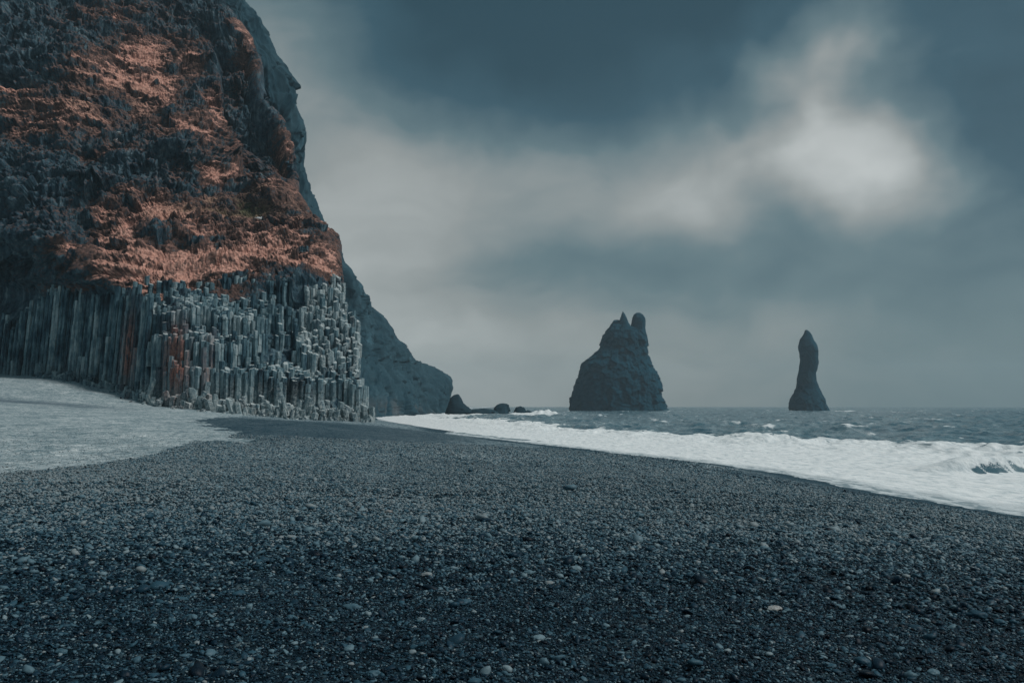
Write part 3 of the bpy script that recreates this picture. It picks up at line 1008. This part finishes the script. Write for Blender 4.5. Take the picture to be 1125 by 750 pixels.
# ------------------------------------------------------------------ sea stacks and skerries
def rings(left, right, Y, depthk, zlow, seg=96, step=1.0, seed=0.0, rough=1.0, round_top=True):
    """closed rock tower from its width at every height"""
    L = np.array(sorted(left, key=lambda q: -q[1]), float)
    Rr = np.array(sorted(right, key=lambda q: -q[1]), float)
    ybot, ytop = max(L[0, 1], Rr[0, 1]), min(L[-1, 1], Rr[-1, 1])
    n = max(8, int((ybot - ytop) / step * 1.6))
    py = np.linspace(ybot, ytop, n)
    l = np.interp(-py, -L[:, 1], L[:, 0]); r = np.interp(-py, -Rr[:, 1], Rr[:, 0])
    a0 = P3(l, py, Y); a1 = P3(r, py, Y)
    cxx = (a0[0] + a1[0]) / 2; hw = np.maximum((a1[0] - a0[0]) / 2, 0.05)
    zz = a0[2]
    if zlow is not None:
        zz = np.concatenate([[zlow], zz]); cxx = np.concatenate([[cxx[0]], cxx]); hw = np.concatenate([[hw[0] * 1.02], hw])
    zz = np.concatenate([zz, [zz[-1] + 0.2]]); cxx = np.concatenate([cxx, [cxx[-1]]]); hw = np.concatenate([hw, [0.02]])
    if seg > 60: seg = int(np.clip(hw.max() * 2 * math.pi / 0.45, 80, 400))
    th = np.linspace(0, 2 * math.pi, seg, endpoint=False)[None]
    ex = 0.85
    cs = np.sign(np.cos(th)) * np.abs(np.cos(th)) ** ex
    sn = np.sign(np.sin(th)) * np.abs(np.sin(th)) ** ex
    X = cxx[:, None] + hw[:, None] * cs
    Yv = Y + hw[:, None] * sn * depthk
    Zv = zz[:, None] + 0 * th
    k = np.minimum(hw[:, None] * 0.14, 1.5) * rough
    d = (fbm(X / 7 + seed, Yv / 7, Zv / 12, 3, 0.55, True) * 1.6 - 0.3 + fbm(X / 2.2 + seed, Yv / 2.2, Zv / 2.2, 3) * 1.1) * k
    wv_, _ = worley(X / 4.5 + seed, Yv / 5, Zv / 6)
    d = 0.45 * d + wv_ * 1.5 * k
    side = np.abs(cs)
    d = d * (1 - 0.1 * side)
    return np.stack([X + d * np.cos(th), Yv + d * np.sin(th), Zv], -1), len(zz), seg


def tower(name, parts, mt, label, cat, origin, group=None):
    V, Fs, off_ = [], [], 0
    for g, nr, sg in parts:
        V.append(g.reshape(-1, 3)); Fs.append(grid_faces(nr, sg, True) + off_)
        off_ += nr * sg
    o = make_mesh(name, np.concatenate(V) - np.array(origin), np.concatenate(Fs), 4, mt, True)
    o.location = origin
    return tag(o, label, cat, group)


S1L = [(627, 453), (627.5, 445), (629, 434), (635, 414), (640, 400), (650, 392), (660, 382), (664, 368), (668, 361), (672, 355), (675, 351.5)]
S1R = [(734, 453), (731, 446), (726, 434), (726, 424), (722, 412), (714, 400), (711, 386), (710, 373), (706, 364), (696, 360), (680, 351.5)]
p1 = rings(S1L, S1R, 600, 0.75, -2, seed=1, rough=0.9)
p2 = rings([(676, 372), (680, 356), (681.6, 350), (682.4, 346), (683.9, 342.2)], [(698, 372), (692, 358), (689.5, 352), (686.6, 345), (684.6, 342.2)], 598, 1.2, None, seed=5, step=.4)
p3 = rings([(688, 380), (693.5, 358), (694.8, 349), (696.5, 345.5), (699, 343.6)], [(712, 380), (709, 362), (708.3, 350), (706.5, 346), (703, 343.6)], 603, 1.0, None, seed=9, step=.4, rough=0.6)
tower('sea_stack', [p1, p2, p3], M_STACK, 'broad hazy sea stack with a split top of two stone fingers', 'sea stack', P3(680, 451, 600))
S2L = [(868, 454), (868.5, 442), (871.6, 434.5), (875.4, 426.7), (876.4, 416), (878.5, 406), (879.7, 395.5), (879, 387), (877.7, 381.6), (879.4, 373), (882.9, 367), (884.6, 362.5)]
S2R = [(911, 454), (907, 446), (904.5, 437), (899, 427), (896, 418), (896, 409), (898.5, 400.7), (898.3, 385), (896.7, 380), (893, 371), (889.8, 365), (887, 362.5)]
tower('sea_stack', [rings(S2L, S2R, 600, 0.9, -2, seed=14, rough=0.4)], M_STACK, 'slender needle shaped sea stack standing alone near the right of the horizon', 'sea stack', P3(888, 451, 600))

sk = [('humped wet rock joined to the tip of the headland', 350, [(490, 456), (492, 446), (495, 437), (499, 433.6), (501, 433.2)], [(521, 456), (516, 449), (510, 443), (507, 437), (504, 433.2)], 2),
      ('long low ledge of wet rock trailing off the headland tip', 352, [(508, 456), (512, 451.5), (518, 449.5), (530, 448.5)], [(548, 456), (545, 452), (540, 449), (533, 448.5)], 7),
      ('square topped wet rock between the low ledge and the small rounded rock', 355, [(541, 455), (543, 448), (546, 444.5), (549, 443.2)], [(560, 455), (559, 449), (558.5, 444.5), (556, 443.2)], 3),
      ('small rounded wet rock farthest out from the headland', 356, [(563.5, 455), (565, 450), (567, 447.2), (570, 446.4)], [(578, 455), (577, 450.5), (576, 447.4), (573, 446.4)], 11),
      ('lowest wet rock, barely awash beside the small rounded one', 357, [(575, 456), (577, 452), (579, 450.6)], [(586, 456), (584, 452), (581, 450.6)], 17)]
for lab, Yk, l, r, sdd in sk:
    tower('sea_rock', [rings(l, r, Yk, 0.9, -2, seg=40, seed=sdd, rough=0.9)], M_SKERRY, lab, 'rock', P3((l[0][0] + r[0][0]) / 2, 453, Yk), 'wet rocks off the headland')


# ------------------------------------------------------------------ shingle
def ico(sub):
    t = (1 + 5 ** .5) / 2
    v = [(-1, t, 0), (1, t, 0), (-1, -t, 0), (1, -t, 0), (0, -1, t), (0, 1, t), (0, -1, -t), (0, 1, -t), (t, 0, -1), (t, 0, 1), (-t, 0, -1), (-t, 0, 1)]
    f = [(0, 11, 5), (0, 5, 1), (0, 1, 7), (0, 7, 10), (0, 10, 11), (1, 5, 9), (5, 11, 4), (11, 10, 2), (10, 7, 6), (7, 1, 8), (3, 9, 4), (3, 4, 2), (3, 2, 6), (3, 6, 8), (3, 8, 9), (4, 9, 5), (2, 4, 11), (6, 2, 10), (8, 6, 7), (9, 8, 1)]
    v = [np.array(a) / np.linalg.norm(a) for a in v]
    for _ in range(sub):
        mid, nf = {}, []
        def m(a, b):
            k = (min(a, b), max(a, b))
            if k not in mid:
                q = v[a] + v[b]; v.append(q / np.linalg.norm(q)); mid[k] = len(v) - 1
            return mid[k]
        for a, b, c in f:
            x, y, z = m(a, b), m(b, c), m(c, a)
            nf += [(a, x, z), (b, y, x), (c, z, y), (x, y, z)]
        f = nf
    return np.array(v), np.array(f)


def scatter(r0, r1, per_m2, s0, s1, lvl, seed, ondry=False):
    g = np.random.default_rng(seed)
    half = rad(39)
    area = half * (r1 * r1 - r0 * r0)
    n = int(area * per_m2)
    r = np.sqrt(g.uniform(r0 * r0, r1 * r1, n)); a = g.uniform(-half, half, n)
    x, y = r * np.sin(a), r * np.cos(a)
    z = ground(x, y) + relief(x, y)
    ok = (z > 0.55 + 0.6 * g.random(n)) & (inside(DRY, x, y) == ondry) & ((x < -4) | (not ondry))
    # stones gather in patches
    den = 0.62 + 0.9 * perlin(x / 2.6, y / 2.6, 33) + 0.5 * perlin(x / 0.7, y / 0.7, 35)
    ok &= g.random(n) < np.clip(den, 0.7, 1)
    if ondry: ok &= g.random(n) < 1 - sstep(r1 * 0.4, r1, r)
    x, y, z = x[ok], y[ok], z[ok]
    n = len(x)
    size = s0 * np.exp(np.abs(g.normal(0, 1, n)) * math.log(s1 / s0) / 2.2)
    size *= np.where(z < 1.0, 0.6, 1.0)
    V, Fc = ico(lvl)
    k = len(V)
    sc = np.stack([size * g.uniform(.75, 1.35, n), size * g.uniform(.55, 1.0, n), size * g.uniform(.28, .60, n)], 1)
    P = V[None] * (1 + 0.16 * g.normal(0, 1, (n, k)))[..., None] * sc[:, None]
    # small random tilt, free turn
    tx, ty, tz = g.normal(0, .36, n), g.normal(0, .36, n), g.uniform(0, 6.28, n)
    def rot(P, a, i, j):
        c, s_ = np.cos(a)[:, None], np.sin(a)[:, None]
        u_, v_ = P[..., i].copy(), P[..., j].copy()
        P[..., i] = c * u_ - s_ * v_; P[..., j] = s_ * u_ + c * v_
    rot(P, tz, 0, 1); rot(P, tx, 1, 2); rot(P, ty, 0, 2)
    P += np.stack([x, y, z + sc[:, 2] * g.uniform(.1, .8, n)], 1)[:, None]
    tn = np.clip(0.33 + 0.48 * vignette_dryness(x, y) * sstep(0.7, 1.5, z) + 0.24 * g.normal(0, 1, n), 0, 0.91)  # darker towards the viewpoint, vignette shade painted into the stone tones
    if ondry: tn = np.clip(tn + 0.25, 0.62, 1)
    # a paler, drier spread of stones beside the pale sand
    side = np.clip(1 - np.abs(y - 17 - 0.0 * x) / 6, 0, 1) * np.clip((-x - 6) / 5, 0, 1)
    tn = np.clip(tn + 0.24 * side, 0, 0.91)
    return P.reshape(-1, 3), (Fc[None] + (np.arange(n) * k)[:, None, None]).reshape(-1, 3), np.repeat(tn, k)


sets = [scatter(3.4, 7.5, 360, .013, .032, 1, 1), scatter(3.4, 7.5, 3600, .0075, .015, 0, 5), scatter(7.5, 14, 1350, .011, .036, 0, 2), scatter(14, 26, 480, .016, .040, 0, 3), scatter(26, 46, 110, .026, .055, 0, 4), scatter(16, 60, 45, .014, .030, 0, 6, True)]
off_ = 0
VV, FF, TT = [], [], []
for a, b, c in sets:
    VV.append(a); FF.append(b + off_); TT.append(c); off_ += len(a)
sh = make_mesh('shingle', np.concatenate(VV), np.concatenate(FF), 3, M_STONE, True, {'tint': np.concatenate(TT)})
tag(sh, kind='stuff')
sh['label'] = 'loose dark grey shingle pebbles covering the beach'
print('pebbles verts', off_)


def stone(px, py, wpx, hk, tone, label, name='stone'):
    x, y = hit_ground(px, py)
    r = wpx / FPX * y / 2
    V, Fc = ico(3)
    sd_ = px * 0.37
    n_ = 1 + 0.22 * fbm(V[:, 0] * 1.1 + sd_, V[:, 1] * 1.1, V[:, 2] * 1.1, 3)
    P = V * n_[:, None] * np.array([r, r * 0.75, r * hk])
    a = 0.5 * math.sin(px)
    P[:, :2] = P[:, :2] @ np.array([[math.cos(a), math.sin(a)], [-math.sin(a), math.cos(a)]])
    tn = np.full(len(V), tone)
    o = make_mesh(name, P, Fc, 3, M_STONE, True, {'tint': tn})
    o.location = (x, y, float(ground(x, y)) + r * hk * 0.45)
    return tag(o, label, 'stone', 'larger stones lying on the shingle')


for args in [
    (345, 613, 15, .55, .06, 'blackest oval stone on the shingle, left of centre'),
    (283, 621, 13, .5, .50, 'rounded grey stone beside the blackest stone, on its left'),
    (387, 673, 20, .38, .62, 'wide flat blue grey stone below the blackest stone'),
    (463, 685, 10, .5, .86, 'small whitish stone between the wide flat stone and the largest oval one'),
    (468, 634, 13, .5, .92, 'brownish stone with a warm top, left of centre'),
    (427, 563, 9, .5, .95, 'small pale pinkish stone high up the shingle in line with the headland'),
    (534, 574, 13, .42, .30, 'broad dark blue stone high on the shingle near the centre'),
    (581, 631, 11, .5, .70, 'mid grey stone just left of the pale domed stone'),
    (603, 643, 12, .45, .92, 'flat brown stone below the mid grey one near the centre'),
    (632, 628, 14, .5, .80, 'pale domed stone right of the centre below the broad sea stack'),
    (592, 702, 15, .48, .78, 'oval grey stone with a lit top, nearest the viewer at the centre'),
    (410, 744, 15, .55, .60, 'rounded stone on the bottom edge left of centre'),
    (510, 664, 18, .32, .55, 'thin slab of blue grey stone between the two oval ones'),
    (851, 672, 17, .45, .98, 'whitest stone of the beach, low and wide'),
    (1073, 676, 21, .50, .45, 'biggest dark grey boulder like stone near the right edge'),
    (1098, 682, 12, .5, .55, 'smaller stone touching the right side of the biggest dark one'),
    (947, 729, 17, .50, .50, 'blue stone low down between the whitest and the biggest dark stone'),
    (1025, 739, 14, .5, .68, 'grey stone on the bottom edge at the right'),
    (840, 603, 11, .45, .74, 'pale stone right above the whitest stone, higher on the shingle'),
    (909, 582, 8, .5, .05, 'small black stone below the needle shaped sea stack'),
    (993, 598, 9, .5, .25, 'dark stone farthest right in the upper shingle'),
    (212, 686, 12, .65, .66, 'upright blue grey stone at the lower left'),
    (24, 602, 8, .5, .93, 'reddish stone near the left edge'),
    (67, 719, 14, .45, .60, 'flat blue stone in the lower left corner'),
]:
    stone(*args)

# ------------------------------------------------------------------ white seabirds resting on the ledges
m, n = mat('white_feathers')
n.bsdf(n.ramp(n.noise(n.geo_pos(), 14, 3)[0], [(0.3, (0.55, 0.57, 0.58)), (0.7, (0.82, 0.82, 0.80))]), 0.8, None, 0.2)
M_BIRD = m


def bird(px, py, label):
    Yc = float(_td(np.array([px], float), np.array([py], float))[0]) - 2.2
    V, Fc = ico(2)
    body = V * np.array([.20, .42, .19]); body[:, 1] += .10 * V[:, 2]
    head = V * np.array([.11, .13, .11]) + np.array([0, -.36, .20])
    tail = V * np.array([.10, .28, .05]) + np.array([0, .50, .02])
    wl = V * np.array([.05, .38, .13]) + np.array([.19, .08, .03])
    wr = V * np.array([.05, .38, .13]) + np.array([-.19, .08, .03])
    k = len(V)
    P = np.concatenate([body, head, tail, wl, wr])
    Fq = np.concatenate([Fc + i * k for i in range(5)])
    o = make_mesh('seabird', P, Fq, 3, M_BIRD, True)
    x, y, z = P3(px, py, Yc)
    d = 1e9
    i = np.argmin((PXc - px) ** 2 + (PYc - py) ** 2)
    o.location = (float(XC[i]), float(YC[i]) - 0.2, float(ZC[i]) + 0.12)
    o.rotation_euler = (0, 0, px)
    return tag(o, label, 'seabird', 'white seabirds resting on the cliff')


uu, vv, ww = Xd.ravel(), Yd.ravel(), Zd.ravel() - CAMZ
fwd = vv * CP + ww * SP
PXc = CX + FPX * uu / fwd
PYc = CY - FPX * (ww * CP - vv * SP) / fwd
XC, YC, ZC = uu, vv, Zd.ravel()
for px, py, lab in [(172, 82, 'white seabird on the highest red grass patch of the cliff'),
                    (98, 110, 'white seabird resting alone on the upper left slope of the cliff'),
                    (130, 147, 'white seabird on the dark ledge, left one of three'),
                    (127, 155, 'white seabird just under the ledge of the other three'),
                    (149, 144, 'white seabird on the dark ledge, right one of three'),
                    (252, 157, 'white seabird on the brown slope right of the dark ledge'),
                    (285, 241, 'white seabird low on the greenish slope above the columns')]:
    bird(px, py, lab)

# ------------------------------------------------------------------ haze
xs, ys_, z0, z1 = 3300.0, 3300.0, -6.0, 175.0
hv = np.array([(sx * xs, sy * ys_, zz) for zz in (z0, z1) for sx, sy in ((-1, -1), (1, -1), (1, 1), (-1, 1))])
hf = np.array([(0, 3, 2, 1), (4, 5, 6, 7), (0, 1, 5, 4), (1, 2, 6, 5), (2, 3, 7, 6), (3, 0, 4, 7)])
m, n = mat('haze_air')
vol = n.new('ShaderNodeVolumePrincipled')
vol.inputs['Color'].default_value = (0.72, 0.92, 1.0, 1)
vol.inputs['Density'].default_value = 0.00031
vol.inputs['Anisotropy'].default_value = 0.2
oo = n.new('ShaderNodeOutputMaterial')
n.l.new(vol.outputs[0], oo.inputs['Volume'])
tag(make_mesh('haze', hv, hf, 4, m, False), kind='stuff')
